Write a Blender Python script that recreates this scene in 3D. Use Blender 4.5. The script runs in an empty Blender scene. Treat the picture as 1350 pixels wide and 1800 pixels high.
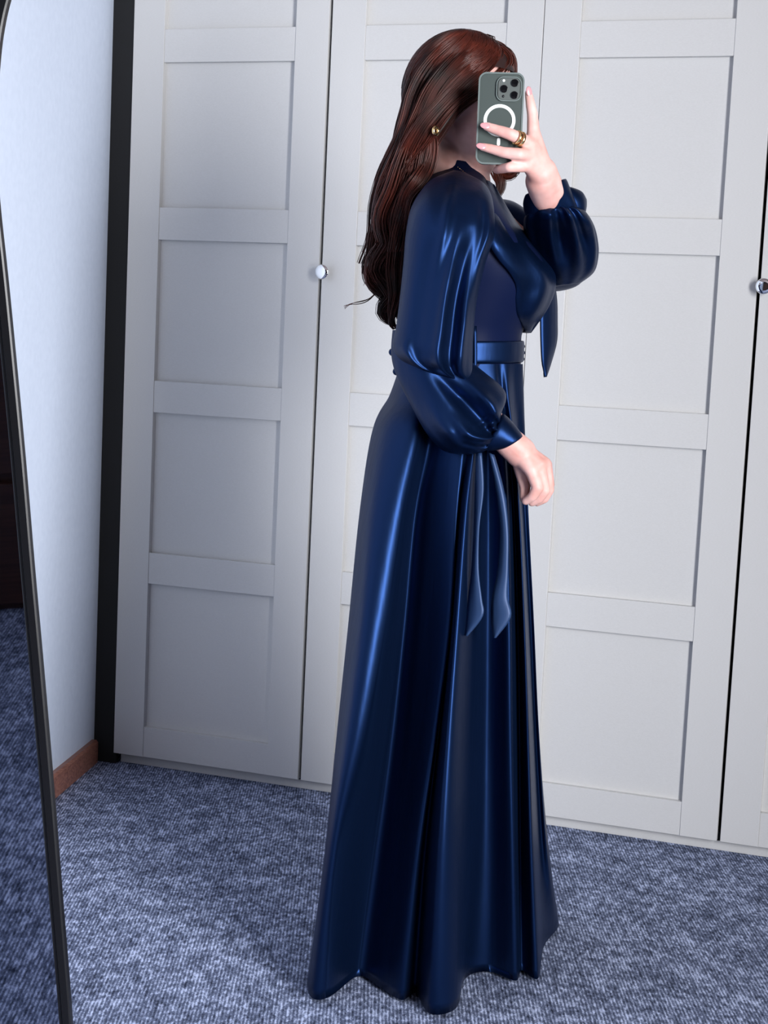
import bpy, bmesh, math, random
from mathutils import Vector, Matrix, Euler, noise

random.seed(7)
C = bpy.context.scene.collection
PI = math.pi

# ------------------------------------------------------------------ camera
CAM = Vector((1.8838, -3.4817, 1.1449)); CROT = (1.4574, -0.0466, 0.3372); FPX = 2800.4
cam = bpy.data.objects.new('camera', bpy.data.cameras.new('camera'))
cam.data.sensor_fit = 'VERTICAL'; cam.data.sensor_height = 36; cam.data.sensor_width = 27
cam.data.lens = FPX * 36 / 1800; cam.data.clip_start = 0.02
cam.location = CAM; cam.rotation_euler = CROT
C.objects.link(cam); bpy.context.scene.camera = cam
RM = Euler(CROT, 'XYZ').to_matrix()

# ------------------------------------------------------------------ world, light, exposure
w = bpy.data.worlds.new('World'); bpy.context.scene.world = w; w.use_nodes = True
w.node_tree.nodes['Background'].inputs[0].default_value = (0.75, 0.86, 1.0, 1)
w.node_tree.nodes['Background'].inputs[1].default_value = 0.4
def area(name, loc, direction, sx, sy, energy, col):
    l = bpy.data.lights.new(name, 'AREA'); l.shape = 'RECTANGLE'; l.size = sx; l.size_y = sy
    l.energy = energy; l.color = col
    o = bpy.data.objects.new(name, l); o.location = loc
    o.rotation_euler = Vector(direction).to_track_quat('-Z', 'Y').to_euler(); C.objects.link(o); return o
WIN_Y = (-3.80, -2.50); WIN_Z = (0.35, 2.42); WX = 3.40
day = area('daylight', (WX + 0.55, (WIN_Y[0]+WIN_Y[1])/2 - .24, 1.42), (-1, 0.72, -0.10), 1.22, 2.1, 182, (0.975, 0.98, 1.0))
day.data.spread = math.radians(125)
vs = bpy.context.scene.view_settings
vs.view_transform = 'Standard'; vs.look = 'None'; vs.gamma = 1; vs.use_curve_mapping = False
vs.exposure = 0.0

# ------------------------------------------------------------------ helpers
def mat(name, col, rough=0.5, metal=0.0, spec=0.5, **kw):
    m = bpy.data.materials.new(name); m.use_nodes = True
    b = m.node_tree.nodes['Principled BSDF']
    b.inputs['Base Color'].default_value = (*col, 1); b.inputs['Roughness'].default_value = rough
    b.inputs['Metallic'].default_value = metal; b.inputs['Specular IOR Level'].default_value = spec
    for k, v in kw.items(): b.inputs[k.replace('_', ' ')].default_value = v
    return m
def nd(m, t, **kw):
    n = m.node_tree.nodes.new(t)
    for k, v in kw.items(): setattr(n, k, v)
    return n
def noise_mix(m, scale, c1, c2, detail=4, stretch=(1, 1, 1), bump=0.0, bdist=0.001, lo=0.3, hi=0.7, coord='Object'):
    nt = m.node_tree; b = nt.nodes['Principled BSDF']
    tc = nd(m, 'ShaderNodeTexCoord'); mp = nd(m, 'ShaderNodeMapping'); mp.inputs['Scale'].default_value = stretch
    nt.links.new(tc.outputs[coord], mp.inputs[0])
    n = nd(m, 'ShaderNodeTexNoise'); n.inputs['Scale'].default_value = scale; n.inputs['Detail'].default_value = detail
    nt.links.new(mp.outputs[0], n.inputs['Vector'])
    r = nd(m, 'ShaderNodeValToRGB'); r.color_ramp.elements[0].color = (*c1, 1); r.color_ramp.elements[1].color = (*c2, 1)
    r.color_ramp.elements[0].position = lo; r.color_ramp.elements[1].position = hi
    nt.links.new(n.outputs[0], r.inputs[0]); nt.links.new(r.outputs[0], b.inputs['Base Color'])
    if bump:
        bp = nd(m, 'ShaderNodeBump'); bp.inputs['Strength'].default_value = bump; bp.inputs['Distance'].default_value = bdist
        nt.links.new(n.outputs[0], bp.inputs['Height']); nt.links.new(bp.outputs[0], b.inputs['Normal'])
    return m
def empty(name, loc=(0, 0, 0), rz=0, label=None, cat=None, group=None):
    o = bpy.data.objects.new(name, None); o.location = loc; o.rotation_euler = (0, 0, rz); o.empty_display_size = 0.05
    C.objects.link(o); tag(o, label, cat, group); return o
def tag(o, label=None, cat=None, group=None, kind=None):
    if label: o['label'] = label
    if cat: o['category'] = cat
    if group: o['group'] = group
    if kind: o['kind'] = kind
    return o
def mesh_obj(name, verts, faces, m, parent=None, smooth=True, label=None, kind=None):
    me = bpy.data.meshes.new(name); me.from_pydata([tuple(v) for v in verts], [], faces); me.update()
    bm = bmesh.new(); bm.from_mesh(me); bmesh.ops.recalc_face_normals(bm, faces=bm.faces); bm.to_mesh(me); bm.free()
    if smooth: me.polygons.foreach_set('use_smooth', [True]*len(me.polygons))
    if m: me.materials.append(m)
    o = bpy.data.objects.new(name, me); C.objects.link(o)
    if parent: o.parent = parent
    tag(o, label=label, kind=kind); return o
def bm_obj(name, bm, m, parent=None, smooth=False, label=None, kind=None, bevel=0, seg=2):
    me = bpy.data.meshes.new(name); bmesh.ops.recalc_face_normals(bm, faces=bm.faces); bm.to_mesh(me); bm.free()
    if smooth: me.polygons.foreach_set('use_smooth', [True]*len(me.polygons))
    if m: me.materials.append(m)
    o = bpy.data.objects.new(name, me); C.objects.link(o)
    if parent: o.parent = parent
    if bevel:
        md = o.modifiers.new('bevel', 'BEVEL'); md.width = bevel; md.segments = seg; md.limit_method = 'ANGLE'
    tag(o, label=label, kind=kind); return o
def box(bm, x0, x1, y0, y1, z0, z1):
    M = Matrix.Translation(((x0+x1)/2, (y0+y1)/2, (z0+z1)/2)) @ Matrix.Diagonal((abs(x1-x0), abs(y1-y0), abs(z1-z0), 1))
    bmesh.ops.create_cube(bm, size=1, matrix=M)
def lathe(prof, n=28, axis='z'):
    """closed solid of revolution from (r, h) points"""
    V = []; F = []
    for r, h in prof:
        for k in range(n):
            a = 2*PI*k/n
            V.append((r*math.cos(a), r*math.sin(a), h) if axis == 'z' else (r*math.cos(a), -h, r*math.sin(a)))
    for i in range(len(prof)-1):
        for k in range(n):
            F.append((i*n+k, i*n+(k+1) % n, (i+1)*n+(k+1) % n, (i+1)*n+k))
    F.append(tuple(range(n))); F.append(tuple((len(prof)-1)*n+k for k in range(n)))
    return V, F
def cr(p0, p1, p2, p3, t):
    return 0.5*((2*p1) + (p2-p0)*t + (2*p0-5*p1+4*p2-p3)*t*t + (3*p1-p0-3*p2+p3)*t**3)
def spline(pts, n, closed=False):
    """Catmull-Rom through the points, n samples per span"""
    P = [Vector(p) for p in pts]; L = len(P); out = []
    for i in range(L if closed else L-1):
        if closed: a, b, c, d = P[(i-1) % L], P[i], P[(i+1) % L], P[(i+2) % L]
        else: a, b, c, d = P[max(i-1, 0)], P[i], P[i+1], P[min(i+2, L-1)]
        for k in range(n): out.append(cr(a, b, c, d, k/n))
    if not closed: out.append(P[-1].copy())
    return out
def grid_faces(nr, nc, closed=True):
    F = []
    for i in range(nr-1):
        for k in range(nc if closed else nc-1):
            F.append((i*nc+k, i*nc+(k+1) % nc, (i+1)*nc+(k+1) % nc, (i+1)*nc+k))
    return F

# ------------------------------------------------------------------ materials
M_wall = noise_mix(mat('wall_paint', (.8, .8, .8), 0.85), 60, (.56, .63, .76), (.60, .67, .80), bump=.15, bdist=.0006)
M_ceil = mat('ceiling_paint', (.26, .21, .21), 0.9)  # unseen ceiling, colour lowered to reduce bounced light
M_wall2 = noise_mix(mat('wall_bounce_cut', (.2, .2, .2), 0.85), 60, (.05, .05, .055), (.07, .07, .075))  # unseen walls given a near-black colour to cut bounce fill
M_door = noise_mix(mat('white_foil', (.8, .8, .78), 0.42), 220, (.585, .58, .57), (.63, .625, .615), stretch=(1, 1, 6), bump=.12, bdist=.0003)
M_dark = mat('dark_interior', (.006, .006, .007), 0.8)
M_black = mat('black_metal', (.004, .004, .005), 0.35, spec=.25)
M_chrome = mat('chrome', (.9, .9, .9), 0.07, 1.0)
M_glass = mat('mirror_glass', (.25, .27, .33), 0.015, 1.0)
M_gold = mat('gold', (.85, .62, .30), 0.14, 1.0)
M_win = mat('window_white', (.8, .8, .8), 0.4)
M_basewood = noise_mix(mat('reddish_wood', (.2, .08, .05), 0.4), 9, (.16, .055, .04), (.42, .19, .13), detail=6, stretch=(60, 1.2, 22), lo=.3, hi=.72)
M_cabwood = noise_mix(mat('dark_wood', (.05, .02, .015), 0.4), 8, (.028, .010, .007), (.07, .026, .016), detail=6, stretch=(1, 6, 22))

def carpet_mat():
    m = mat('carpet', (.2, .22, .3), 0.95, spec=.1); nt = m.node_tree; b = nt.nodes['Principled BSDF']; L = nt.links.new
    tc = nd(m, 'ShaderNodeTexCoord')
    mp = nd(m, 'ShaderNodeMapping'); mp.inputs['Rotation'].default_value = (0, 0, -0.34); L(tc.outputs['Object'], mp.inputs[0])
    wv = nd(m, 'ShaderNodeTexWave', wave_type='BANDS', bands_direction='X'); wv.inputs['Scale'].default_value = 52
    wv.inputs['Distortion'].default_value = 1.2; wv.inputs['Detail'].default_value = 2; wv.inputs['Detail Scale'].default_value = 3
    L(mp.outputs[0], wv.inputs['Vector'])
    n1 = nd(m, 'ShaderNodeTexNoise'); n1.inputs['Scale'].default_value = 170; n1.inputs['Detail'].default_value = 3
    m2 = nd(m, 'ShaderNodeMapping'); m2.inputs['Scale'].default_value = (1, .45, 1); L(mp.outputs[0], m2.inputs[0]); L(m2.outputs[0], n1.inputs['Vector'])
    n2 = nd(m, 'ShaderNodeTexNoise'); n2.inputs['Scale'].default_value = 22; n2.inputs['Detail'].default_value = 5; L(tc.outputs['Object'], n2.inputs['Vector'])
    n3 = nd(m, 'ShaderNodeTexNoise'); n3.inputs['Scale'].default_value = 520; n3.inputs['Detail'].default_value = 2; L(tc.outputs['Object'], n3.inputs['Vector'])
    def math_(op, a, bb, v=None):
        n = nd(m, 'ShaderNodeMath', operation=op); L(a, n.inputs[0])
        if bb is None: n.inputs[1].default_value = v
        else: L(bb, n.inputs[1])
        return n.outputs[0]
    s = math_('MULTIPLY', wv.outputs['Fac'], None, .11)
    s = math_('ADD', s, math_('MULTIPLY', n1.outputs[0], None, .55))
    s = math_('ADD', s, math_('MULTIPLY', n2.outputs[0], None, .26))
    s = math_('ADD', s, math_('MULTIPLY', n3.outputs[0], None, .28))
    r = nd(m, 'ShaderNodeValToRGB'); e = r.color_ramp.elements
    e[0].position = .43; e[0].color = (.022, .028, .052, 1); e[1].position = .76; e[1].color = (.60, .68, .93, 1)
    k = e.new(.60); k.color = (.145, .175, .275, 1)
    L(s, r.inputs[0]); L(r.outputs[0], b.inputs['Base Color'])
    bp = nd(m, 'ShaderNodeBump'); bp.inputs['Strength'].default_value = .6; bp.inputs['Distance'].default_value = .004
    L(s, bp.inputs['Height']); L(bp.outputs[0], b.inputs['Normal'])
    return m
M_carpet = carpet_mat()

def satin():
    m = mat('navy_satin', (.0065, .020, .068), 0.41, 0.86, .2)
    b = m.node_tree.nodes['Principled BSDF']; nt = m.node_tree
    b.inputs['Anisotropic'].default_value = .4
    tc = nd(m, 'ShaderNodeTexCoord'); n = nd(m, 'ShaderNodeTexNoise'); n.inputs['Scale'].default_value = 14; n.inputs['Detail'].default_value = 3
    mp = nd(m, 'ShaderNodeMapping'); mp.inputs['Scale'].default_value = (2.2, 2.2, .5)
    nt.links.new(tc.outputs['Object'], mp.inputs[0]); nt.links.new(mp.outputs[0], n.inputs['Vector'])
    bp = nd(m, 'ShaderNodeBump'); bp.inputs['Strength'].default_value = .22; bp.inputs['Distance'].default_value = .006
    nt.links.new(n.outputs[0], bp.inputs['Height']); nt.links.new(bp.outputs[0], b.inputs['Normal'])
    return m
M_satin = satin()
M_sash = mat('navy_sash_lit', (.017, .043, .115), 0.5, .25, .4)  # brighter base: light falling on the sash ends is put into the colour
M_matte = mat('navy_lining', (.0035, .007, .030), 0.5, spec=.06)
M_skin = noise_mix(mat('skin', (.75, .5, .45), 0.55, Subsurface_Weight=.12, Subsurface_Scale=.01), 26, (.56, .28, .24), (.72, .45, .41), detail=3)
M_nail = mat('nail', (.60, .27, .29), 0.25)
M_hair = noise_mix(mat('auburn_hair', (.08, .02, .012), 0.38, spec=.32), 30, (.013, .0028, .002), (.100, .018, .0095), detail=3, stretch=(1, 1, .6))
M_hairin = mat('hair_shadow', (.016, .004, .003), 0.6)
M_phone = mat('phone_back', (.06, .076, .072), 0.34, .2)
M_case = mat('clear_case_edge', (.15, .18, .175), 0.15, .1)
M_lens = mat('lens_black', (.004, .004, .005), 0.08)
M_white = mat('white_print', (.72, .76, .74), 0.4)
M_eye = mat('eye_white', (.8, .78, .76), 0.2)
M_iris = mat('iris', (.06, .09, .08), 0.2)
M_lip = mat('lip', (.5, .14, .13), 0.4)

# ------------------------------------------------------------------ room shell
FZ = 0.032; CEIL = 2.62; YB = 0.64; YN = -4.75
a0 = Vector((-0.062, 0.0)); wdir = Vector((-0.085, 0.40)).normalized()   # wall_left runs towards the camera, opening slightly
wl0 = a0 + wdir*0.66; wl1 = a0 - wdir*4.9
def wl_at(y): return a0.x + wdir.x/wdir.y*(y - a0.y)
bm = bmesh.new(); box(bm, -1.0, WX+.2, YN-.2, YB+.1, FZ-.08, FZ); tag(bm_obj('floor', bm, M_carpet), kind='structure')
bm = bmesh.new(); box(bm, -1.0, WX+.2, YN-.2, YB+.1, CEIL, CEIL+.08); tag(bm_obj('ceiling', bm, M_ceil), kind='structure')
bm = bmesh.new(); box(bm, -1.0, WX+.2, YB, YB+.1, FZ, CEIL); tag(bm_obj('wall_back', bm, M_wall), kind='structure')
bm = bmesh.new(); box(bm, -1.0, WX+.2, YN-.1, YN, FZ, CEIL); tag(bm_obj('wall_front', bm, M_wall2), kind='structure')
def slab_along(p0, p1, th, z0, z1, side):
    d = (p1-p0).normalized(); n = Vector((-d.y, d.x))*side*th
    q = [p0, p1, p1+n, p0+n]
    V = [(a.x, a.y, z) for z in (z0, z1) for a in q]
    return V, [(0, 1, 2, 3), (4, 5, 6, 7), (0, 1, 5, 4), (1, 2, 6, 5), (2, 3, 7, 6), (3, 0, 4, 7)]
V, F = slab_along(wl0, wl1, .12, FZ, CEIL, -1); tag(mesh_obj('wall_left', V, F, M_wall, smooth=False), kind='structure')
bm = bmesh.new()
box(bm, WX, WX+.14, YN-.1, WIN_Y[0], FZ, CEIL); box(bm, WX, WX+.14, WIN_Y[1], YB+.1, FZ, CEIL)
box(bm, WX, WX+.14, WIN_Y[0], WIN_Y[1], FZ, WIN_Z[0]); box(bm, WX, WX+.14, WIN_Y[0], WIN_Y[1], WIN_Z[1], CEIL)
tag(bm_obj('wall_right', bm, M_wall2), kind='structure')
bm = bmesh.new()
y0, y1 = WIN_Y; z0, z1 = WIN_Z; fw = .05
box(bm, WX+.04, WX+.10, y0, y0+fw, z0, z1); box(bm, WX+.04, WX+.10, y1-fw, y1, z0, z1)
box(bm, WX+.04, WX+.10, y0+fw, y1-fw, z0, z0+fw); box(bm, WX+.04, WX+.10, y0+fw, y1-fw, z1-fw, z1)
box(bm, WX-.12, WX+.04, y0-.04, y1+.04, z0-.03, z0)
tag(bm_obj('window_1', bm, M_win), kind='structure')
# baseboard of the left wall: thickness 14 mm, ends mitred at the dark gap beside the wardrobe
bn = Vector((wdir.y, -wdir.x))
b0 = a0 + wdir*(-0.012); b1 = a0 - wdir*4.85
bh = .058
prof = [(0, 0), (.016, 0), (.016, bh-.006), (.011, bh), (0, bh)]
V = []; 
for p, sh in ((b0, 1), (b1, 0)):
    for (o_, h_) in prof:
        q = p + bn*o_ - wdir*(o_*.0 - sh*0.0) ; V.append((q.x, q.y, FZ+h_))
F = [tuple(range(5)), tuple(range(5, 10))] + [(i, (i+1) % 5, 5+(i+1) % 5, 5+i) for i in range(5)]
tag(mesh_obj('baseboard_left', V, F, M_basewood, smooth=False), kind='structure')
# added black strip standing in for shade in the gap between wall and wardrobe
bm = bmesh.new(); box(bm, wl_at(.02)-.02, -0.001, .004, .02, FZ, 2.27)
tag(bm_obj('gap_shade_1', bm, M_dark), kind='structure')

# ------------------------------------------------------------------ wardrobes
ZB = .06; PITCH = .4234; SW = .082; RH = .0768; DW = .4975; offs = {1: .0153, 2: .0143, 3: .0067}
rails = [ZB + k*PITCH + offs.get(k, 0) for k in range(6)]
rails = [(z, z+RH) for z in rails]
DZ1 = rails[5][1]
def zat(px, py, Y):
    d = RM @ Vector(((px-675)/FPX, -(py-900)/FPX, -1)); return (CAM + d*((Y-CAM.y)/d.y)).z
KZ = (zat(562, 478, -.02), zat(1333, 503, -.02))
def unit(x0, label):
    t = empty('wardrobe', (x0+.5, .3, FZ), 0, label, 'wardrobe', None)
    T = Vector((x0+.5, .3, FZ))
    def lb(bm, a, b, c, d, e, f): box(bm, a-T.x, b-T.x, c-T.y, d-T.y, e-T.z, f-T.z)
    bm = bmesh.new()
    lb(bm, x0, x0+.018, .0215, .60, ZB-.005, DZ1+.012); lb(bm, x0+.982, x0+.9995, .0215, .60, ZB-.005, DZ1+.012)
    lb(bm, x0+.018, x0+.982, .0215, .60, DZ1-.008, DZ1+.012); lb(bm, x0+.018, x0+.982, .0215, .60, ZB-.005, ZB+.015)
    lb(bm, x0+.018, x0+.982, .59, .60, ZB+.015, DZ1-.008)
    bm_obj('carcass', bm, M_dark, t, label='black wardrobe body behind the white doors')
    for k, z in enumerate((.55, 1.08, 1.62)):
        bm = bmesh.new(); lb(bm, x0+.0185, x0+.9815, .05, .585, z, z+.018); bm_obj('shelf', bm, M_dark, t)
    bm = bmesh.new(); lb(bm, x0+.002, x0+.998, .026, .042, FZ, ZB-.006); bm_obj('plinth', bm, M_door, t, bevel=.001)
    for j in (0, 1):
        xa = x0 + j*.5 + (.0006 if j else 0) + ((.0028 if j else .0004) - (.005 if (x0 < .5 and not j) else 0)); xb = x0 + j*.5 + DW + (-.0015 if not j else .0013)
        hx = xa if j == 0 else xb
        bm = bmesh.new(); lb(bm, xa+.002, xb-.002, .0172, .0205, ZB+.001, DZ1-.001)
        door = bm_obj('door', bm, M_door, t)
        for s in (0, 1):
            a, b = (xa, xa+SW) if s == 0 else (xb-SW, xb)
            bm = bmesh.new(); lb(bm, a, b, 0, .0172, ZB, DZ1); bm_obj('stile', bm, M_door, door, bevel=.0009)
        for k in range(6):
            bm = bmesh.new(); lb(bm, xa+SW, xb-SW, .0018, .0172, *rails[k]); bm_obj('rail', bm, M_door, door, bevel=.0008)
        for k in range(5):
            bm = bmesh.new(); lb(bm, xa+SW, xb-SW, .0152, .0172, rails[k][1], rails[k+1][0]); bm_obj('panel', bm, M_door, door)
        if j == 1:
            V, F = lathe([(.006, 0), (.006, .012), (.0155, .019), (.0172, .022), (.0172, .026), (.0155, .0285), (.008, .0295), (.001, .0297)], 32, 'y')
            kn = mesh_obj('knob', V, F, M_chrome, door, label='round chrome knob')
            kn.location = (xa+.010-T.x, 0-T.y, (KZ[0] if x0 < .5 else KZ[1])-T.z)
    return t
unit(0.0, 'white panelled wardrobe beside the left wall, behind the woman\'s back')
unit(1.0, 'white panelled wardrobe at the right, behind the raised arm')

# ------------------------------------------------------------------ left mirror and the dark cabinet it reflects
def ray(px, py): return RM @ Vector(((px-675)/FPX, -(py-900)/FPX, -1))
fr_in = [(40, -60), (18, 0), (5, 60), (-2, 125), (-6, 200), (-6, 280), (-1, 360), (12, 480), (24, 600), (43, 800), (60, 1000), (78, 1200), (95, 1400), (111, 1600), (127, 1800)]
Pm = CAM + ray(60, 900)*1.40
az = math.radians(-72.0); tilt = math.radians(-6.6)
Nm = Vector((math.cos(az)*math.cos(tilt), math.sin(az)*math.cos(tilt), math.sin(tilt)))
Xm = Vector((0, 0, 1)).cross(Nm).normalized(); Ym = Nm.cross(Xm).normalized()
def on_m(px, py):
    d = ray(px, py); t = (Pm-CAM).dot(Nm)/d.dot(Nm); q = CAM + d*t - Pm
    return (q.dot(Xm), q.dot(Ym))
edge = [on_m(*p) for p in fr_in]
# bottom: continue straight down to the floor, close with a rounded outline on the far side
zfl = (FZ + .004 - Pm.z)/Ym.z
ex, ey = edge[-1]; dx = (edge[-1][0]-edge[-3][0])/(edge[-1][1]-edge[-3][1])
edge += [(ex+dx*(ey0-ey)*.6, ey0) for ey0 in (ey-.12, ey-.25)]
lx, ly = edge[-1]
edge += [(lx-.02, zfl+.10), (lx-.10, zfl+.018), (lx-.22, zfl+.014), (lx-.38, zfl+.02), (lx-.47, zfl+.10), (lx-.52, zfl+.4)]
edge += [(edge[0][0]-.52, .1), (edge[0][0]-.50, .45), (edge[0][0]-.38, .62), (edge[0][0]-.14, .66), (edge[0][0]+.05, .58)]
loop = spline([(x, y, 0) for x, y in edge], 5, closed=True)
mir = empty('standing_mirror', Pm + Ym*zfl, 0, 'tall mirror with curved thin black metal frame at the left edge', 'mirror')
base = Vector(mir.location); FW = .0115
def m2l(x, y, n): return Pm + Xm*x + Ym*y + Nm*n - base
def ring_frame():
    V = []; n = len(loop)
    for i in range(n):
        p, a, b = loop[i], loop[i-1], loop[(i+1) % n]
        t = (b-a).normalized(); nn = Vector((-t.y, t.x, 0))
        if nn.dot(Vector((lx-.25, 0, 0))-p) < 0 and abs(nn.x) > .3: nn = -nn
        elif abs(nn.x) <= .3 and nn.dot(Vector((lx-.25, -.2, 0))-p) < 0: nn = -nn
        for (o_, h_) in ((0, -.004), (0, .005), (.0015, .006), (FW-.004, .006), (FW-.0030, .0045), (FW-.001, .0045), (FW, .0035), (FW, -.004)):
            q = p + nn*o_; V.append(m2l(q.x, q.y, h_))
    F = [(i*8+k, i*8+(k+1) % 8, ((i+1) % n)*8+(k+1) % 8, ((i+1) % n)*8+k) for i in range(n) for k in range(8)]
    return V, F
V, F = ring_frame(); mesh_obj('frame', V, F, M_black, mir, smooth=False)
n = len(loop); cen = (lx-.25, -.1)
def inset(p, k=.004):
    d = Vector((cen[0], cen[1], 0))-p; return p + d.normalized()*k
V = [m2l(inset(p).x, inset(p).y, z) for z in (.002, -.002) for p in loop]
F = [tuple(range(n)), tuple(range(n, 2*n))] + [(i, (i+1) % n, n+(i+1) % n, n+i) for i in range(n)]
mesh_obj('glass', V, F, M_glass, mir, smooth=False)
cab = empty('cabinet', (1.92, YN+.26, FZ), 0, 'dark reddish wooden cabinet showing in the mirror at the left edge', 'cabinet')
bm = bmesh.new(); box(bm, -.9, .9, -.25, .23, .0, 1.9); bm_obj('body', bm, M_cabwood, cab, bevel=.004)
for k in range(2):
    for r in range(3):
        bm = bmesh.new(); box(bm, -.89+k*.9, -.012+k*.9, .23, .25, .02+r*.3, .31+r*.3-.01); bm_obj('drawer', bm, M_cabwood, cab, bevel=.003)
    bm = bmesh.new(); box(bm, -.89+k*.9, -.012+k*.9, .23, .25, .93, 1.88); bm_obj('door', bm, M_cabwood, cab, bevel=.003)

# ------------------------------------------------------------------ the woman
Ud = Vector((math.cos(.3372), math.sin(.3372), 0)); Vd = Vector((math.sin(.3372), -math.cos(.3372), 0))
d = ray(757, 1672); O = CAM + d*((FZ-CAM.z)/d.z)
def at(px, py, v=0.0):
    """pixel -> point of the woman's own frame: x forward, -y towards the viewer, z up"""
    d = ray(px, py); t = (v-(CAM-O).dot(Vd))/d.dot(Vd); q = CAM + d*t - O
    return Vector((q.dot(Ud), -v, q.z))
def fl(px, py, h=.006):
    d = ray(px, py); q = CAM + d*((FZ+h-CAM.z)/d.z) - O
    return Vector((q.dot(Ud), -q.dot(Vd), q.z))
woman = empty('person', O, .3372, 'woman in a long navy satin dress standing in profile, holding a phone before her face', 'person')

# --- skirt
ROWS = [640, 700, 760, 900, 1100, 1300, 1500]
cols = [
 ([704, 684, 655, 633, 613, 592, 571], (541, 1740)),
 ([712, 700, 676, 655, 637, 612, 583], (552, 1756)),
 ([735, 732, 728, 706, 680, 648, 606], (580, 1752)),
 ([745, 750, 756, 728, 708, 686, 660], (630, 1716)),
 ([760, 772, 780, 755, 740, 722, 700], (668, 1736)),
 ([785, 800, 812, 800, 788, 762, 733], (706, 1758)),
 ([795, 812, 824, 806, 792, 770, 748], (730, 1746)),
 ([805, 822, 834, 818, 802, 786, 772], (756, 1782)),
 ([812, 830, 842, 832, 822, 812, 806], (802, 1772)),
 ([825, 840, 852, 852, 848, 843, 836], (818, 1720)),
 ([845, 855, 864, 868, 868, 866, 864], (858, 1708)),
 ([868, 876, 884, 892, 896, 898, 902], (906, 1724)),
 ([878, 884, 893, 903, 910, 913, 914], (917, 1706)),
 ([890, 894, 901, 913, 922, 929, 936], (946, 1720)),
 ([902, 905, 910, 920, 931, 940, 950], (956, 1664)),
 ([919, 921, 923, 929, 939, 948, 962], (981, 1630)),
]
bwid = [.125, .145, .165, .175, .185, .195, .205]
ncol = len(cols)
rows3 = []
hem = [fl(*c[1]) for c in cols]
hc = Vector(((hem[0].x+hem[-1].x)/2, 0, 0)); ha = (hem[-1].x-hem[0].x)/2
def ell(x, c, a, b): 
    q = max(0, 1-((x-c)/a)**2); return b*math.sqrt(q)
dv = [(-h.y) - ell(h.x, hc.x, ha, .20) for h in hem]
tt = [0.0, .06, .16, .38, .60, .78, .90]
FOLD = [0, .028, .008, -.036, -.020, .006, .010, .018, .002, -.028, -.012, .014, -.028, .010, -.012, 0]; FS = [.12, .3, .6, .95, 1.0, .9, .65]
backn = 9
def back_pts(L, R, b, z, amp):
    out = []
    for k in range(1, backn+1):
        th = PI*k/(backn+1)
        c = (L+R)/2; h = (R-L)/2
        r = 1 + amp*(1 if k % 2 else -1)
        x = c.x + h.x*math.cos(th)*(1+amp*.3*(1 if k % 2 else -1)); y = c.y + h.y*math.cos(th) + b*math.sin(th)*r
        out.append(Vector((x, y, z)))
    return out
for ri, py in enumerate(ROWS):
    xl = at(cols[0][0][ri], py, 0).x; xr = at(cols[-1][0][ri], py, 0).x
    c = (xl+xr)/2; a = (xr-xl)/2; ring = []
    for ci, (pxs, _) in enumerate(cols):
        px = pxs[ri]
        x0_ = at(px, py, .1).x; v = ell(min(max(x0_, xl), xr), c, a*1.0, bwid[ri]) + dv[ci]*tt[ri]
        # gathers soften towards the waist
        v += FOLD[ci]*FS[ri]
        p = at(px, py, v); ring.append(p)
    zz = sum(p.z for p in ring)/len(ring)
    ring += back_pts(ring[0], ring[-1], bwid[ri], zz, .10*tt[ri])
    rows3.append(ring)
ring = list(hem); ring += back_pts(hem[0], hem[-1], .16, hem[0].z, .13)
rows3.append(ring)
nc_ = len(rows3[0]); SUBR = 9; SUBC = 7
vert_cols = [spline([r[k] for r in rows3], SUBR) for k in range(nc_)]
V = []; nrow = len(vert_cols[0])
for i in range(nrow):
    V += spline([vert_cols[k][i] for k in range(nc_)], SUBC, closed=True)
ncs = nc_*SUBC
# small turned-under hem
last = V[-ncs:]; cen_ = sum(last, Vector())/len(last)
for s_, dz in ((.985, .0015),): V += [Vector((cen_.x+(p.x-cen_.x)*s_, cen_.y+(p.y-cen_.y)*s_, p.z+dz)) for p in last]
dress = None
skirt_VF = (V, grid_faces(nrow+1, ncs))

# --- generic sleeve / bodice loft from pixel edge pairs
def loft(secs, nper=6, nring=40, folds=0.0, fk=7, seed=0, capped=True, creases=()):
    """secs: ((x0,y0),(x1,y1), v, depth) ; returns verts, faces"""
    keys = []
    for (e0, e1, v, dpt) in secs:
        A = at(*e0, v); B = at(*e1, v); keys.append((A, B, dpt))
    As = spline([k[0] for k in keys], nper); Bs = spline([k[1] for k in keys], nper)
    Ds = spline([(k[2], 0, 0) for k in keys], nper)
    V = []; n = len(As)
    for i in range(n):
        c = (As[i]+Bs[i])/2; h = (Bs[i]-As[i])/2; dd = max(Ds[i].x, .0005); s = i/(n-1)
        env = math.sin(PI*min(1, max(0, s)))**.5
        for k in range(nring):
            th = 2*PI*k/nring
            f = 1 + folds*env*(math.sin(fk*th+seed+3*s) * .6 + .45*math.sin((fk+2)*th-seed*2-4*s))
            p = c - h*math.cos(th)*(1+(f-1)*.25) + Vector((0, -1, 0))*(dd*math.sin(th)*f)
            u = (1-math.cos(th))/2
            if math.sin(th) > 0:
                for (s0, s1, u0, u1, am, wd) in creases:
                    if s0 < s < s1:
                        q = (s-s0)/(s1-s0); uu = (u-(u0+(u1-u0)*q))/wd
                        p.y -= am*math.exp(-uu*uu)*min(1, 3.5*q, 3.5*(1-q))
            V.append(p)
    F = grid_faces(n, nring)
    if capped: F += [tuple(range(nring)), tuple((n-1)*nring+k for k in range(nring))]
    return V, F
def merge(*vfs):
    V = []; F = []
    for v, f in vfs:
        o = len(V); V += v; F += [tuple(i+o for i in q) for q in f]
    return V, F

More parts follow.
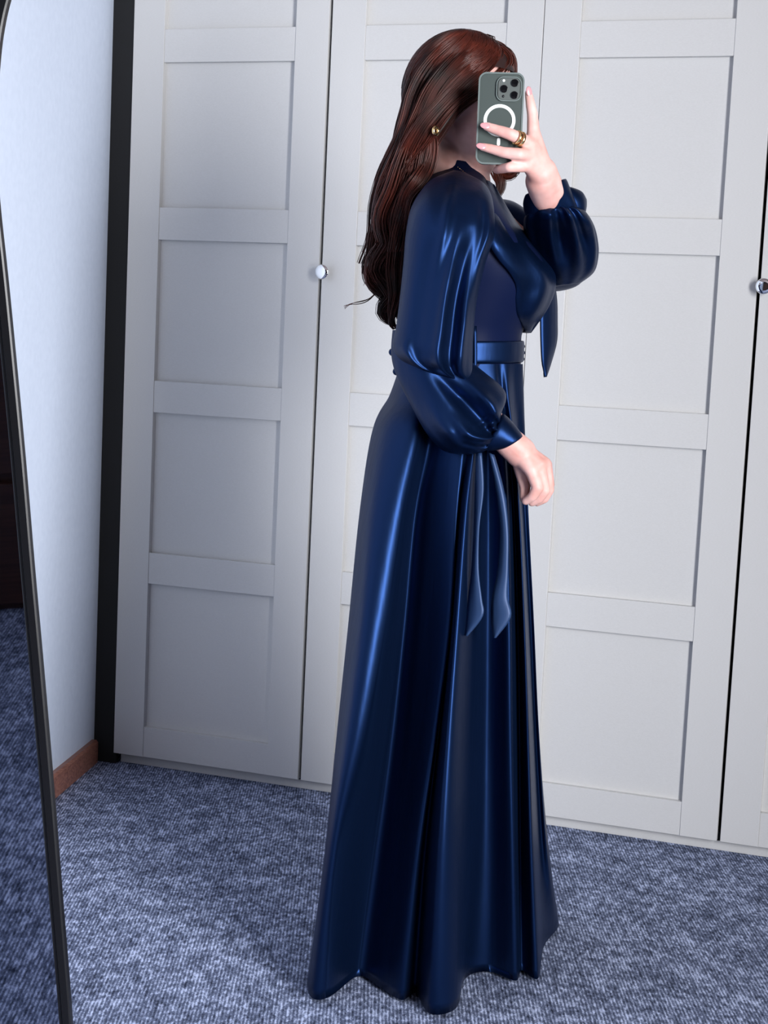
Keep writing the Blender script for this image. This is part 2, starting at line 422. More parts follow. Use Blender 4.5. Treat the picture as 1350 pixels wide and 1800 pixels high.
bod = loft([((777, 283), (838, 292), .0, .050), ((768, 300), (853, 310), .0, .060), ((748, 315), (860, 328), .0, .100), ((728, 340), (872, 350), .0, .160),
            ((716, 400), (905, 402), .0, .172), ((712, 450), (945, 445), .0, .165), ((712, 485), (966, 482), .0, .155), ((712, 515), (964, 512), .0, .145),
            ((714, 555), (938, 552), .0, .132), ((716, 580), (918, 584), .0, .124), ((712, 612), (916, 612), .0, .122), ((705, 645), (915, 645), .0, .124)], 5, 64, .012, 5, 1)
dress = mesh_obj('dress', *bod, M_matte, woman, label='navy satin dress with balloon sleeves and a belt')
sk = mesh_obj('skirt', *skirt_VF, M_satin, dress)
# --- draped chest panel, open towards the side seam
dr_rows = [((850, 318), (862, 328), .050), ((852, 345), (876, 352), .10), ((850, 385), (902, 392), .150), ((855, 425), (932, 428), .165), ((872, 455), (956, 455), .160),
           ((893, 480), (973, 480), .150), ((905, 503), (976, 508), .138), ((906, 530), (966, 536), .128), ((910, 555), (950, 560), .112), ((924, 581), (932, 584), .07)]
V = []; NR = 30
keyr = []
for (e, s, b) in dr_rows:
    Rp = at(*s, 0.0); Lx = at(*e, b).x; c = at(812, s[1], 0).x; a = Rp.x-c
    q = max(-.2, min(.999, (Lx-c)/a)); th0 = math.acos(q)
    row = []
    for k in range(NR+1):
        th = th0 + (-th0*2.0)*k/NR
        puff = .012*math.sin(PI*min(1, k/NR*1.6)) 
        x = c + a*math.cos(th) + .0; y = -(b+.012)*math.sin(th)
        z = at(e[0]+(s[0]-e[0])*min(1, k/NR*2), e[1]+(s[1]-e[1])*min(1, k/NR*2), b*math.sin(th)).z
        row.append(Vector((x+.004*math.sin(th*5+s[1]*.02), y-.006*math.sin(k*.9+s[1]*.03)*(1 if k < NR/2 else 0), z)))
    keyr.append(row)
colsV = [spline([r[k] for r in keyr], 5) for k in range(NR+1)]
nr = len(colsV[0]); V = [colsV[k][i] for i in range(nr) for k in range(NR+1)]
o = mesh_obj('chest_drape', V, grid_faces(nr, NR+1, False), M_satin, dress)
md = o.modifiers.new('thick', 'SOLIDIFY'); md.thickness = .003; md.offset = 1
# --- near sleeve: blousing upper part overlapping the gathered forearm part
up = loft([((796, 300), (822, 306), .085, .018), ((760, 315), (850, 322), .105, .048), ((738, 338), (863, 343), .130, .066), ((722, 368), (868, 374), .150, .076), ((714, 410), (868, 414), .165, .078), ((710, 460), (852, 464), .172, .074),
           ((704, 520), (837, 530), .180, .074), ((697, 575), (831, 590), .186, .076), ((691, 608), (830, 628), .192, .072), ((704, 632), (830, 652), .198, .058), ((738, 652), (834, 669), .200, .038), ((770, 662), (836, 674), .198, .014)], 9, 128, .08, 2, .6, creases=((.30, 1.0, .60, .50, .016, .07), (.34, 1.0, .74, .66, -.020, .07), (.18, .95, .93, .80, .012, .06), (.35, .9, .30, .28, -.008, .10), (.22, .6, .84, .88, -.010, .05), (.1, .5, .45, .40, .008, .06), (.66, .95, .12, .20, .010, .08)))
fo = loft([((690, 580), (770, 580), .150, .055), ((688, 622), (812, 622), .162, .066), ((697, 660), (852, 655), .168, .068), ((722, 712), (876, 674), .172, .070), ((748, 760), (889, 690), .180, .068),
           ((778, 792), (889, 706), .186, .060), ((815, 799), (883, 720), .190, .048), ((844, 796), (881, 731), .190, .036), ((854, 790), (884, 733), .190, .034)], 9, 128, .06, 4, 2.2, creases=((.22, .80, .45, .70, -.022, .085), (.25, .9, .72, .86, .014, .06), (.35, .98, .18, .30, .014, .08), (.45, 1.0, .35, .45, .014, .06), (.60, 1.0, .58, .56, -.014, .06), (.55, 1.0, .25, .22, -.012, .05), (.62, 1.0, .80, .78, -.010, .05), (.7, 1.0, .68, .66, .008, .04)))
sl = mesh_obj('sleeve', *merge(up, fo), M_satin, dress)
cf = loft([((849, 789), (882, 728), .190, .032), ((850, 791), (888, 729), .190, .037), ((863, 792), (903, 744), .190, .036), ((879, 790), (918, 764), .190, .033), ((880, 788), (916, 766), .190, .029)], 4, 40, 0, 5, 0, capped=True)
cuff = mesh_obj('cuff', *cf, M_satin, dress)
# --- far sleeve, raised
far_up = loft([((800, 372), (812, 440), -.14, .05), ((845, 352), (850, 480), -.150, .07), ((895, 352), (905, 505), -.13, .07), ((930, 372), (968, 513), -.10, .07), ((965, 395), (1012, 504), -.06, .07), ((1000, 430), (1036, 480), -.045, .045)], 6, 40, .03, 5, 1)
far_fo = loft([((970, 504), (1020, 498), -.03, .03), ((945, 474), (1044, 478), -.02, .058), ((930, 440), (1051, 448), .0, .068), ((922, 408), (1049, 420), .025, .070), ((921, 388), (1042, 394), .060, .068), ((926, 374), (1028, 372), .074, .058), ((936, 368), (1008, 362), .078, .040)], 8, 128, .09, 9, 3, creases=((.1, .98, .25, .35, .014, .06), (.2, .98, .40, .48, -.014, .06), (.15, .98, .62, .60, .016, .07), (.3, 1.0, .76, .70, -.014, .06), (.5, 1.0, .55, .54, -.012, .04)))
sl2 = mesh_obj('sleeve', *merge(far_up, far_fo), M_satin, dress)
cf2 = loft([((930, 392), (1022, 380), .065, .042), ((924, 378), (1018, 366), .078, .044), ((920, 358), (1006, 340), .092, .044), ((924, 342), (996, 316), .108, .040), ((930, 344), (990, 318), .106, .034)], 4, 40, .06, 5, 1)
mesh_obj('cuff', *cf2, M_satin, dress)
tabv = loft([((990, 326), (1000, 376), .09, .010), ((1008, 330), (1014, 384), .08, .020), ((1023, 337), (1026, 382), .07, .018), ((1031, 350), (1031, 366), .06, .005)], 5, 20)
mesh_obj('cuff_tie', *tabv, M_satin, dress)

# --- belt, loop, buttons
def band(rows, nper, out, v_b):
    V = []
    return V
bl = loft([((712, 599), (919, 599), 0, .128), ((708, 602), (921, 602), 0, .131), ((706, 618), (921, 618), 0, .131), ((704, 633), (920, 633), 0, .131), ((704, 637), (917, 637), 0, .127)], 4, 72, 0, 5, 0)
mesh_obj('belt', *bl, M_satin, dress)
lp = loft([((831, 573), (838, 573), .133, .004), ((831, 620), (839, 620), .136, .004), ((831, 668), (838, 668), .137, .004)], 3, 12)
mesh_obj('belt_loop', *lp, M_satin, dress)
for (px, py) in ((919, 609), (919, 620), (918, 631)):
    bm = bmesh.new(); bmesh.ops.create_uvsphere(bm, u_segments=12, v_segments=8, radius=.0042, matrix=Matrix.Translation(at(px, py, .012)))
    bm_obj('button', bm, M_satin, dress, smooth=True)
for (px, py) in ((690, 619), (697, 653)):
    bm = bmesh.new(); bmesh.ops.create_uvsphere(bm, u_segments=12, v_segments=8, radius=.0065, matrix=Matrix.Translation(at(px, py, .12)))
    bm_obj('button', bm, M_satin, dress, smooth=True)
# --- hanging ends
def ribbon(name, secs, th=.003, m=M_satin, bow=.006):
    L = spline([at(*s[0], s[2]) for s in secs], 6); R = spline([at(*s[1], s[3]) for s in secs], 6)
    V = []; W_ = 7
    for i in range(len(L)):
        for k in range(W_):
            q = L[i].lerp(R[i], k/(W_-1)); q.y -= bow*math.sin(PI*k/(W_-1)); V.append(q)
    o = mesh_obj(name, V, grid_faces(len(L), W_, False), m, dress)
    md = o.modifiers.new('thick', 'SOLIDIFY'); md.thickness = th; md.offset = 0
    return o
ribbon('neck_tie', [((955, 485), (972, 485), .03, .0), ((950, 530), (978, 525), .03, -.01), ((950, 570), (979, 565), .03, -.01), ((951, 610), (978, 600), .03, -.01), ((953, 640), (968, 638), .028, 0), ((957, 663), (960, 662), .02, .015)])
ribbon('sash_end', m=M_sash, secs=[((838, 796), (846, 796), .196, .205), ((836, 860), (850, 860), .20, .215), ((834, 930), (842, 930), .206, .222), ((830, 1000), (841, 1000), .212, .226), ((824, 1050), (847, 1052), .216, .236), ((820, 1088), (849, 1082), .22, .24), ((818, 1117), (822, 1116), .225, .228)])
ribbon('sash_end', m=M_sash, secs=[((860, 796), (868, 800), .200, .196), ((872, 860), (885, 862), .20, .206), ((880, 930), (893, 930), .205, .216), ((876, 1000), (893, 1000), .212, .226), ((866, 1050), (892, 1048), .218, .23), ((864, 1085), (898, 1084), .22, .236), ((868, 1121), (872, 1119), .226, .23)])

# --- body: one continuous surface grown from overlapping volumes
BV = []; BF = []
def addring(M, prof, n=20):
    o = len(BV)
    for r, h in prof:
        for k in range(n):
            a = 2*PI*k/n; BV.append(M @ Vector((r*math.cos(a), r*math.sin(a), h)))
    for i in range(len(prof)-1):
        for k in range(n): BF.append((o+i*n+k, o+i*n+(k+1) % n, o+(i+1)*n+(k+1) % n, o+(i+1)*n+k))
    BF.append(tuple(o+k for k in reversed(range(n)))); BF.append(tuple(o+(len(prof)-1)*n+k for k in range(n)))
def sph(c, r, rot=None, seg=20):
    M = Matrix.Translation(c)
    if rot is not None: M = M @ rot.to_4x4()
    if isinstance(r, (int, float)): r = (r, r, r)
    m_ = seg//2+2
    addring(M @ Matrix.Diagonal((*r, 1)), [(max(math.sin(PI*i/m_), .02), -math.cos(PI*i/m_)) for i in range(m_+1)], seg)
def cap(a, b, ra, rb, step=.35):
    a = Vector(a); b = Vector(b); L = (b-a).length
    M = Matrix.Translation(a) @ (b-a).to_track_quat('Z', 'Y').to_matrix().to_4x4()
    P_ = [(max(ra*math.sin(PI/2*i/6), ra*.02), -ra*math.cos(PI/2*i/6)) for i in range(7)]
    P_ += [(ra+(rb-ra)*t_, L*t_) for t_ in (.33, .67)]
    P_ += [(max(rb*math.cos(PI/2*i/6), rb*.02), L+rb*math.sin(PI/2*i/6)) for i in range(7)]
    addring(M, P_)
def chain(pts, rs):
    for i in range(len(pts)-1): cap(pts[i], pts[i+1], rs[i], rs[i+1])
HC = at(816, 177, .0); turn = math.radians(28)
HR = Matrix.Rotation(-turn, 3, 'Z') @ Matrix.Rotation(math.radians(6), 3, 'Y')
def hd(f, s, h): return HC + HR @ Vector((f, s, h))       # f forward, s to her far side, h up
sph(hd(-.008, 0, .012), (.092, .073, .094), HR, 32)
sph(hd(.026, 0, -.045), (.058, .058, .075), HR, 28)
sph(hd(.048, 0, -.098), (.026, .030, .022), HR)
for s in (-1, 1):
    cap(hd(.0, .052*s, -.055), hd(.048, .018*s, -.100), .016, .018)
    sph(hd(.058, .034*s, -.040), (.022, .022, .020), HR)       # cheek
    sph(hd(-.010, .074*s, -.022), (.017, .006, .028), HR)      # ear
    cap(hd(.074, .012*s, .008), hd(.062, .045*s, .006), .008, .007)  # brow
    sph(hd(.096, .009*s, -.050), .0065)
cap(hd(.080, 0, -.004), hd(.100, 0, -.046), .007, .009)
cap(hd(.078, -.012, -.076), hd(.078, .012, -.076), .007, .007)
# neck, torso, hips, legs
nk = at(806, 325, 0)
cap(hd(-.018, 0, -.06), nk, .050, .056)
chest = at(800, 420, 0); waist = at(815, 590, 0); hip = at(780, 760, 0)
sph(at(800, 392, 0), (.070, .115, .06)); sph(at(815, 440, 0), (.088, .130, .10)); sph(waist, (.085, .105, .14)); sph(at(800, 690, 0), (.088, .11, .10)); sph(hip, (.100, .125, .11))
for s in (-1, 1): sph(at(900, 480, .065*s), (.050, .05, .05)); cap(at(872, 452, .07*s), at(895, 480, .065*s), .05, .045)
for s in (-1, 1):
    h0 = at(775, 800, .055*s); kn = h0.copy(); kn.x = -.01; kn.z = .48; an = Vector((-.03, h0.y*.9, .09))
    chain([h0, kn, Vector((-.01, kn.y, .33)), an], [.066, .048, .044, .032]); cap(an-Vector((.01, 0, .055)), an+Vector((.12, 0, -.065)), .030, .022)
# near arm
sh = at(795, 366, .128)
el = at(736, 622, .172); wr = at(893, 775, .188)
chain([sh, el, wr], [.043, .030, .024])
# near hand: relaxed, fingers curled down
pk = at(935, 812, .182)
cap(wr, at(915, 795, .186), .0245, .026)
sph(at(905, 786, .186), (.022, .018, .022))
mc = [at(934, 826, .205), at(947, 818, .197), at(957, 815, .184), at(961, 818, .168)]
for q, r in zip(mc, (.0125, .012, .0115, .010)): cap(at(912, 792, .188), q, .019, r)
cap(mc[0], mc[1], .012, .012); cap(mc[1], mc[2], .012, .0115); cap(mc[2], mc[3], .0115, .010)
chain([mc[0], at(945, 857, .212), at(936, 873, .208), at(924, 881, .200)], [.0115, .0098, .0082, .0068])
chain([mc[1], at(957, 862, .200), at(948, 877, .194), at(935, 884, .188)], [.0112, .0095, .0080, .0066])
chain([mc[2], at(965, 861, .183), at(957, 877, .178), at(944, 884, .174)], [.0105, .0090, .0076, .0062])
chain([mc[3], at(967, 852, .167), at(962, 868, .163), at(950, 876, .160)], [.0092, .0078, .0068, .0056])
chain([at(912, 800, .182), at(917, 830, .176), at(923, 856, .182), at(921, 877, .190)], [.015, .0115, .0095, .0070])
# far arm
sh2 = at(815, 370, -.14); el2 = at(1005, 455, -.04); PV = .17
wr2 = at(960, 345, PV-.055)
chain([sh2, el2, wr2], [.040, .027, .025])
hv = PV-.006
cap(wr2, at(952, 318, PV-.03), .0255, .027); cap(at(972, 335, PV-.05), at(955, 300, PV-.02), .020, .022)
mc = [at(938, 238, hv+.002), at(934, 254, hv+.010), at(933, 273, hv+.012), at(929, 292, hv+.010)]
for q, r in zip(mc, (.0125, .0125, .0120, .0110)): cap(at(950, 305, hv-.012), q, .023, r)
for i in range(3): cap(mc[i], mc[i+1], .012, .0115)
cap(mc[0], at(950, 290, hv-.010), .012, .018)
fv = PV+.018
chain([mc[0], at(936, 202, hv+.004), at(932, 180, hv+.004), at(929, 164, hv+.002)], [.0112, .0090, .0078, .0064])
chain([mc[1], at(897, 236, fv+.003), at(873, 228, fv), at(855, 222, fv-.002)], [.0112, .0098, .0082, .0070])
chain([mc[2], at(912, 271, fv+.006), at(886, 268, fv+.003), at(864, 262, fv-.001), at(848, 258, fv-.003)], [.0108, .0098, .0090, .0078, .0066])
chain([mc[3], at(895, 294, fv-.002), at(880, 297, fv-.018), at(872, 299, PV-.012)], [.0100, .0085, .0075, .0062])
chain([at(946, 300, hv-.022), at(925, 280, PV-.028), at(905, 255, PV-.024), at(892, 238, PV-.022)], [.017, .0125, .0105, .0082])
me = bpy.data.meshes.new('body'); me.from_pydata([tuple(v) for v in BV], [], BF); me.update(); me.materials.append(M_skin)
body = bpy.data.objects.new('body', me); C.objects.link(body); body.parent = woman
rm = body.modifiers.new('remesh', 'REMESH'); rm.mode = 'VOXEL'; rm.voxel_size = .0024; rm.use_smooth_shade = True
sm = body.modifiers.new('smooth', 'SMOOTH'); sm.factor = .5; sm.iterations = 6
# nails
def nail(p, dirv, nrm, r=.0052, l=.0085):
    z = Vector(nrm).normalized(); x = Vector(dirv).normalized(); y = z.cross(x)
    R = Matrix((x, y, x.cross(y))).transposed().to_4x4()
    bm = bmesh.new(); bmesh.ops.create_uvsphere(bm, u_segments=14, v_segments=8, radius=1, matrix=Matrix.Translation(p) @ R @ Matrix.Diagonal((l, r, .0016, 1)))
    bm_obj('nail', bm, M_nail, body, smooth=True)
cv = Vector((0, -1, 0))
nail(at(930, 161, hv+.008), at(928, 150, 0)-at(932, 180, 0), (.35, -1, .1))
nail(at(853, 221, fv+.0055), at(850, 222, 0)-at(873, 227, 0), (0, -1, .25))
nail(at(846, 257, fv+.004), at(843, 257, 0)-at(864, 262, 0), (0, -1, .25))
# eyes and lips
for s in (-1, 1):
    bm = bmesh.new(); bmesh.ops.create_uvsphere(bm, u_segments=16, v_segments=10, radius=.0120, matrix=Matrix.Translation(hd(.0655, .030*s, -.012))); e = bm_obj('eye', bm, M_eye, body, smooth=True)
    bm = bmesh.new(); bmesh.ops.create_uvsphere(bm, u_segments=14, v_segments=8, radius=.0058, matrix=Matrix.Translation(hd(.0722, .030*s, -.013))); bm_obj('iris', bm, M_iris, body, smooth=True)
bm = bmesh.new(); bmesh.ops.create_uvsphere(bm, u_segments=16, v_segments=8, radius=1, matrix=Matrix.Translation(hd(.083, 0, -.0765)) @ HR.to_4x4() @ Matrix.Diagonal((.005, .021, .0075, 1))); bm_obj('lips', bm, M_lip, body, smooth=True)

# --- jewellery
def torus(name, c, axis, R, r, m, parent, n=36, k=10, sx=1.0):
    q = Vector(axis).to_track_quat('Z', 'Y').to_matrix(); V = []
    for i in range(n):
        a = 2*PI*i/n
        for j in range(k):
            b = 2*PI*j/k; V.append(c + q @ Vector(((R+r*math.cos(b))*math.cos(a), (R+r*math.cos(b))*math.sin(a), r*math.sin(b)*sx)))
    F = [(i*k+j, ((i+1) % n)*k+j, ((i+1) % n)*k+(j+1) % k, i*k+(j+1) % k) for i in range(n) for j in range(k)]
    return mesh_obj(name, V, F, m, parent)
fa = at(895, 236, fv+.003)-at(932, 254, hv+.006)
torus('ring', at(909, 242, fv+.001), fa, .0106, .0017, M_gold, woman, sx=1.5)
torus('ring', at(915, 245, fv-.001), fa, .0110, .0017, M_gold, woman, sx=1.5)
torus('earring', at(766, 230, .112), (.75, -.65, 0), .0058, .0030, M_gold, woman)
# dotted seam trimming of the collar
for k in range(14):
    px, py = 805+k*2.9, 294+k*2.35
    bm = bmesh.new(); bmesh.ops.create_icosphere(bm, subdivisions=1, radius=.0011, matrix=Matrix.Translation(at(px, py, .066+.002*k)))
    bm_obj('bead', bm, M_gold, dress, smooth=True)

# --- hair
guides = []   # (points (px,py,v), spreads in metres, number of strands)
def g(pts, spr, n): guides.append((pts, spr, n))
# swept over the near side of the head
g([(866, 76, -.01), (886, 92, .0), (895, 106, .012), (888, 118, .035), (868, 140, .058), (838, 160, .080), (808, 184, .092), (780, 215, .095), (752, 250, .088), (722, 292, .075), (700, 345, .06)], [.006, .008, .008, .008, .010, .011, .012, .013, .014, .016, .016], 170)
g([(856, 74, -.01), (874, 86, .012), (874, 100, .040), (852, 124, .066), (820, 150, .084), (790, 178, .092), (762, 212, .094), (738, 250, .088), (714, 295, .072), (690, 350, .05), (680, 410, .03)], [.006, .010, .012, .013, .014, .014, .015, .016, .018, .020, .018], 210)
g([(846, 72, -.01), (858, 80, .018), (852, 95, .048), (822, 124, .075), (790, 155, .086), (762, 188, .088), (742, 225, .084), (720, 270, .072), (695, 325, .05), (678, 385, .03), (672, 440, .02)], [.006, .010, .013, .015, .015, .015, .015, .017, .02, .02, .02], 210)
g([(828, 70, -.01), (834, 76, .022), (815, 96, .056), (785, 130, .074), (757, 168, .078), (738, 208, .076), (722, 250, .07), (700, 300, .05), (680, 360, .03), (668, 420, .02), (662, 470, .01)], [.006, .010, .014, .015, .015, .015, .016, .018, .02, .02, .018], 210)
g([(808, 71, -.01), (805, 78, .02), (782, 98, .045), (755, 132, .056), (735, 172, .056), (722, 215, .056), (708, 260, .05), (690, 310, .03), (672, 365, .02), (668, 425, .01), (652, 470, .0)], [.006, .010, .013, .014, .014, .014, .015, .018, .018, .018, .016], 190)
g([(790, 66, -.02), (770, 82, .0), (745, 112, .018), (728, 152, .02), (717, 195, .02), (706, 240, .02), (690, 285, .015), (673, 330, .0), (668, 380, .0), (676, 440, .0), (660, 500, .0)], [.006, .010, .012, .012, .012, .012, .014, .014, .015, .014, .014], 160)
g([(872, 84, .0), (888, 94, .004), (898, 108, .006), (903, 124, .004), (904, 138, .0)], [.008, .010, .009, .007, .004], 130)
g([(858, 76, .012), (880, 90, .024), (890, 104, .030), (884, 118, .046), (866, 136, .062), (846, 152, .074)], [.008, .010, .010, .010, .010, .010], 130)
# far side mirror
g([(848, 73, -.01), (856, 82, -.04), (830, 110, -.07), (790, 150, -.085), (755, 195, -.085), (725, 245, -.07), (700, 300, -.05), (682, 360, -.04), (680, 430, -.03)], [.01, .02, .025, .025, .025, .025, .025, .022, .02], 160)
g([(862, 76, -.01), (880, 90, -.03), (886, 108, -.05), (884, 150, -.08), (872, 200, -.09), (866, 250, -.09), (872, 295, -.09), (880, 322, -.085), (872, 345, -.08)], [.006, .010, .010, .012, .012, .012, .010, .008, .004], 110)
g([(860, 76, -.01), (874, 90, -.045), (872, 120, -.075), (858, 180, -.085), (858, 250, -.09), (872, 292, -.09), (892, 308, -.085), (908, 300, -.08), (914, 288, -.075)], [.006, .010, .012, .014, .012, .009, .007, .005, .002], 80)
g([(790, 66, -.03), (762, 95, -.03), (738, 150, -.03), (722, 210, -.03), (705, 265, -.03), (688, 320, -.03), (680, 380, -.03), (690, 450, -.02)], [.01, .02, .02, .02, .02, .02, .02, .02], 110)
# long lengths over the back, waving
g([(748, 240, .08), (738, 280, .085), (728, 320, .08), (708, 370, .075), (700, 420, .055), (692, 470, .05), (700, 520, .05), (690, 560, .045), (690, 580, .04)], [.014, .016, .016, .015, .016, .016, .012, .007, .001], 190)
g([(732, 240, .07), (718, 285, .075), (702, 335, .07), (684, 385, .055), (692, 432, .04), (664, 476, .035), (690, 518, .035), (676, 550, .03), (692, 576, .03)], [.015, .018, .020, .020, .020, .018, .014, .008, .001], 190)
g([(715, 250, .05), (698, 295, .05), (678, 340, .04), (670, 388, .03), (688, 425, .03), (656, 458, .03), (652, 494, .03), (678, 518, .03), (678, 548, .03)], [.014, .016, .016, .016, .016, .013, .011, .008, .001], 150)
g([(705, 250, .03), (688, 290, .02), (668, 330, .01), (662, 368, .0), (674, 402, .0), (660, 430, .0), (645, 460, .0), (650, 494, .0), (668, 505, .01), (665, 520, .01)], [.006, .008, .008, .008, .008, .006, .006, .005, .004, .001], 90)
g([(720, 300, .02), (700, 350, .0), (694, 410, .0), (700, 470, -.02), (694, 520, -.02), (700, 560, -.01)], [.02, .024, .024, .022, .018, .004], 140)
g([(760, 235, .088), (760, 262, .088), (752, 292, .09), (738, 322, .098), (716, 352, .095), (702, 395, .085), (700, 440, .07)], [.008, .010, .011, .012, .012, .012, .010], 120)
g([(682, 480, .02), (668, 505, .02), (650, 522, .02), (628, 535, .02), (606, 543, .02)], [.003, .003, .002, .001, .0003], 7)
V = []; F = []
RS = random.Random(3)
def tube(path, r0, r1, sides=3):
    n = len(path); o = len(V)
    for i, p in enumerate(path):
        t = (path[min(i+1, n-1)]-path[max(i-1, 0)]).normalized()
        a = t.orthogonal().normalized(); 
        # stable frame
        a = Vector((0, -1, 0)); a = (a - t*a.dot(t)).normalized(); b = t.cross(a)
        s = i/(n-1); r = (r0*(1-s)+r1*s)*(1 if i else .6)
        for k in range(sides):
            th = 2*PI*k/sides; V.append(p + a*(r*math.cos(th)) + b*(r*math.sin(th)))
    for i in range(n-1):
        for k in range(sides):
            F.append((o+i*sides+k, o+i*sides+(k+1) % sides, o+(i+1)*sides+(k+1) % sides, o+(i+1)*sides+k))
for gi, (pts, spr, ns) in enumerate(guides):
    P = [at(*p) for p in pts]; path0 = spline(P, 4); spx = [q.x for q in spline([(s, 0, 0) for s in spr], 4)]
    n = len(path0); WA = .0022 if gi < 11 else .006; clumps = [(RS.gauss(0, .5), RS.gauss(0, .5), RS.uniform(0, 6)) for _ in range(14)]
    for s_ in range(ns):
        cx, cy, ph = RS.choice(clumps); jx = RS.gauss(0, .22); jy = RS.gauss(0, .22)
        L0 = RS.randint(0, 2) if gi > 11 else 0; L1 = n - (0 if RS.random() < .5 else RS.randint(0, 5))
        path = []
        for i in range(L0, L1):
            t = (path0[min(i+1, n-1)]-path0[max(i-1, 0)]).normalized()
            a = Vector((0, -1, 0)); a = (a-t*a.dot(t)).normalized(); b = t.cross(a)
            wv = WA*math.sin(i*.50+ph*.35)*(i/n)
            ox = (cx+jx)*spx[i]*.9; oy = (cy+jy)*spx[i]*.9
            path.append(path0[i] + b*(ox+wv) + a*(oy*.7 + wv))
        if len(path) > 4: tube(path, .0011, .0005)
# strands lying over the skull, swept back from the parting
def skull(lat, lon, k):
    f = math.sin(lat)*math.cos(lon); s_ = math.sin(lat)*math.sin(lon); h = math.cos(lat)
    return hd(-.010+.099*k*f, .081*k*s_, .014+.100*k*h)
for side, cnt in ((-1, 1500), (1, 500)):
    for _ in range(cnt):
        lon0 = math.radians(RS.uniform(4, 178)); lat0 = math.radians(RS.uniform(2, 16) if lon0 > .9 else RS.uniform(4, 42))
        latE = math.radians(RS.uniform(88, 118)); tgt = math.radians(100)+lon0*.42
        if lon0 < 1.2: tgt = math.radians(RS.uniform(82, 118))
        clump = math.sin(lon0*37)*.012; k0 = RS.uniform(1.0, 1.035)
        q = []
        for i in range(15):
            t_ = i/14; lat = lat0+(latE-lat0)*t_; lon = lon0+(tgt-lon0)*(t_**1.15)+.03*math.sin(t_*5+lon0*9)
            q.append(skull(lat, side*lon, k0+clump*t_+.01*t_))
        tube(q, .0010, .0007)
# stray flyaways
for _ in range(40):
    px, py = RS.choice([(735, 130), (722, 180), (705, 250), (670, 320), (668, 400), (660, 440)]); 
    q = [at(px+12, py-30, .02), at(px+RS.uniform(-6, 4), py, .02), at(px+RS.uniform(-16, -2), py+30, .02), at(px+RS.uniform(-22, 0), py+62, .02)]
    tube(spline(q, 5), .00035, .0002)
hair = mesh_obj('hair', V, F, M_hair, woman, label='long wavy auburn hair')
# inner volume so nothing shows through
V2 = []; F2 = []
V = V2; F = F2
for gi, (pts, spr, ns) in enumerate(guides[:-1]):
    P = [at(*p) for p in pts]; path0 = spline(P, 4); spx = [q.x for q in spline([(s, 0, 0) for s in spr], 4)]
    n = len(path0); o = len(V2); K = 10
    for i, p in enumerate(path0):
        t = (path0[min(i+1, n-1)]-path0[max(i-1, 0)]).normalized()
        a = Vector((0, -1, 0)); a = (a-t*a.dot(t)).normalized(); b = t.cross(a)
        r = spx[i]*.62
        for k in range(K):
            th = 2*PI*k/K; V2.append(p + b*(r*math.cos(th)) + a*(r*.5*math.sin(th)-.003))
    for i in range(n-1):
        for k in range(K): F2.append((o+i*K+k, o+i*K+(k+1) % K, o+(i+1)*K+(k+1) % K, o+(i+1)*K+k))
# skull cap, open over the face
NU, NV = 36, 22; o = len(V2)
for i in range(NV+1):
    ph = PI*i/NV
    for k in range(NU):
        th = 2*PI*k/NU
        f = math.sin(ph)*math.cos(th); s = math.sin(ph)*math.sin(th); h = math.cos(ph)
        V2.append(hd(-.010+.099*f, .081*s, .014+.100*h))
def facecut(i, k):
    ph = PI*(i+.5)/NV; th = 2*PI*(k+.5)/NU
    f = math.sin(ph)*math.cos(th); h = math.cos(ph)
    return (f > .10 and h < .45) or h < -.75
for i in range(NV):
    for k in range(NU):
        if not facecut(i, k): F2.append((o+i*NU+k, o+i*NU+(k+1) % NU, o+(i+1)*NU+(k+1) % NU, o+(i+1)*NU+k))
mesh_obj('hair_volume', V2, F2, M_hairin, hair)

# ------------------------------------------------------------------ smartphone
PC = at(879, 209, PV)
ph = empty('smartphone', woman.matrix_basis @ PC if False else O + Ud*PC.x + (-Vd)*PC.y + Vector((0, 0, PC.z)), .3372,
           'grey-green smartphone in a clear case with three lenses, held before the face', 'phone')
ph.rotation_euler = (0, math.radians(-2.6+2.0), .3372 - math.radians(5))
ph.scale = (.90, .90, .90)
def rrect(w_, h_, r, n=8):
    pts = []
    for cx, cz, a0_ in ((w_/2-r, h_/2-r, 0), (-w_/2+r, h_/2-r, PI/2), (-w_/2+r, -h_/2+r, PI), (w_/2-r, -h_/2+r, 1.5*PI)):
        for k in range(n+1):
            a = a0_+PI/2*k/n; pts.append((cx+r*math.cos(a), cz+r*math.sin(a)))
    return pts
def rbox(w_, h_, r, y0, y1, ch=.001, ox=0, oz=0):
    V = []; n = 0
    for (ins, y) in ((ch, y0), (0, y0+ch), (0, y1-ch), (ch, y1)):
        pts = rrect(w_-2*ins, h_-2*ins, max(r-ins, .0005)); n = len(pts)
        V += [(x+ox, y, z+oz) for x, z in pts]
    return V, grid_faces(4, n) + [tuple(range(n)), tuple(3*n+k for k in range(n))]
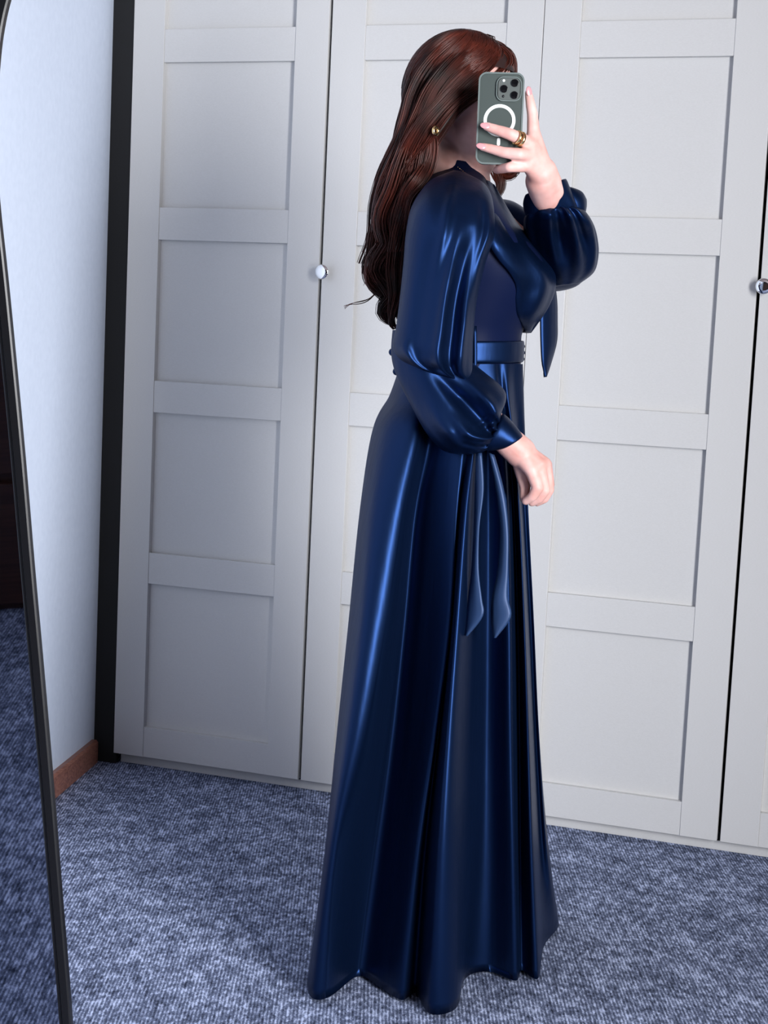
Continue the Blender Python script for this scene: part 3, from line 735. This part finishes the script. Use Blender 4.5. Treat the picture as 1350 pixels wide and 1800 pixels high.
def frame_ring(w_, h_, r, t, y0, y1):
    V = []; 
    for (ins, y) in ((0, y0), (0, y1), (t, y1), (t, y0)):
        pts = rrect(w_-2*ins, h_-2*ins, max(r-ins, .0005)); n = len(pts); V += [(x, y, z) for x, z in pts]
    F = grid_faces(4, n) + [(3*n+k, 3*n+(k+1) % n, (k+1) % n, k) for k in range(n)]
    return V, F
Wp, Hp = .0765, .156
mesh_obj('body', *rbox(Wp, Hp, .0125, -.0045, .0045), M_phone, ph, smooth=False)
mesh_obj('case', *frame_ring(Wp+.0046, Hp+.0046, .0145, .0030, -.0058, .0050), M_case, ph, smooth=False, label='clear plastic case edge')
cmx, cmz = .0137, .0512
mesh_obj('camera_bump', *rbox(.0395, .0395, .0105, -.0075, -.0042, .0008, cmx, cmz), mat('bump_glass', (.13, .145, .14), .25, .3), ph, smooth=False)
V, F = frame_ring(.0450, .0430, .013, .0018, -.0085, -.0044); V = [(x+cmx, y, z+cmz) for x, y, z in V]
mesh_obj('camera_guard', V, F, M_case, ph, smooth=False)
for (dx_, dz_, r) in ((.0098, .0105, .0067), (-.0088, .0000, .0067), (.0098, -.0105, .0067)):
    V, F = lathe([(r, 0), (r, .0022), (r-.0006, .0026), (r-.0014, .0024), (.0002, .0020)], 28, 'y')
    V = [(x+cmx+dx_, y-.0073, z+cmz+dz_) for x, y, z in V]; mesh_obj('lens', V, F, M_lens, ph)
for (dx_, dz_, r, m) in ((-.0098, -.0128, .0024, M_lens), (-.0098, .0145, .0024, M_white)):
    V, F = lathe([(r, 0), (r, .0004), (.0002, .0005)], 20, 'y'); V = [(x+cmx+dx_, y-.0073, z+cmz+dz_) for x, y, z in V]; mesh_obj('sensor' if m is M_lens else 'flash', V, F, m, ph)
# white charging ring printed on the case, with its short bar
V = []; n = 64; zc = -.0035
for (r, y) in ((.0284, -.0046), (.0284, -.0052), (.0226, -.0052), (.0226, -.0046)):
    V += [(r*math.cos(2*PI*k/n)-.0008, y, r*math.sin(2*PI*k/n)+zc) for k in range(n)]
mesh_obj('charging_ring', V, grid_faces(4, n)+[(3*n+k, 3*n+(k+1) % n, (k+1) % n, k) for k in range(n)], M_white, ph, smooth=False)
mesh_obj('charging_bar', *rbox(.0058, .0135, .0028, -.0052, -.0046, .0001, -.0008, zc-.0372), M_white, ph, smooth=False)
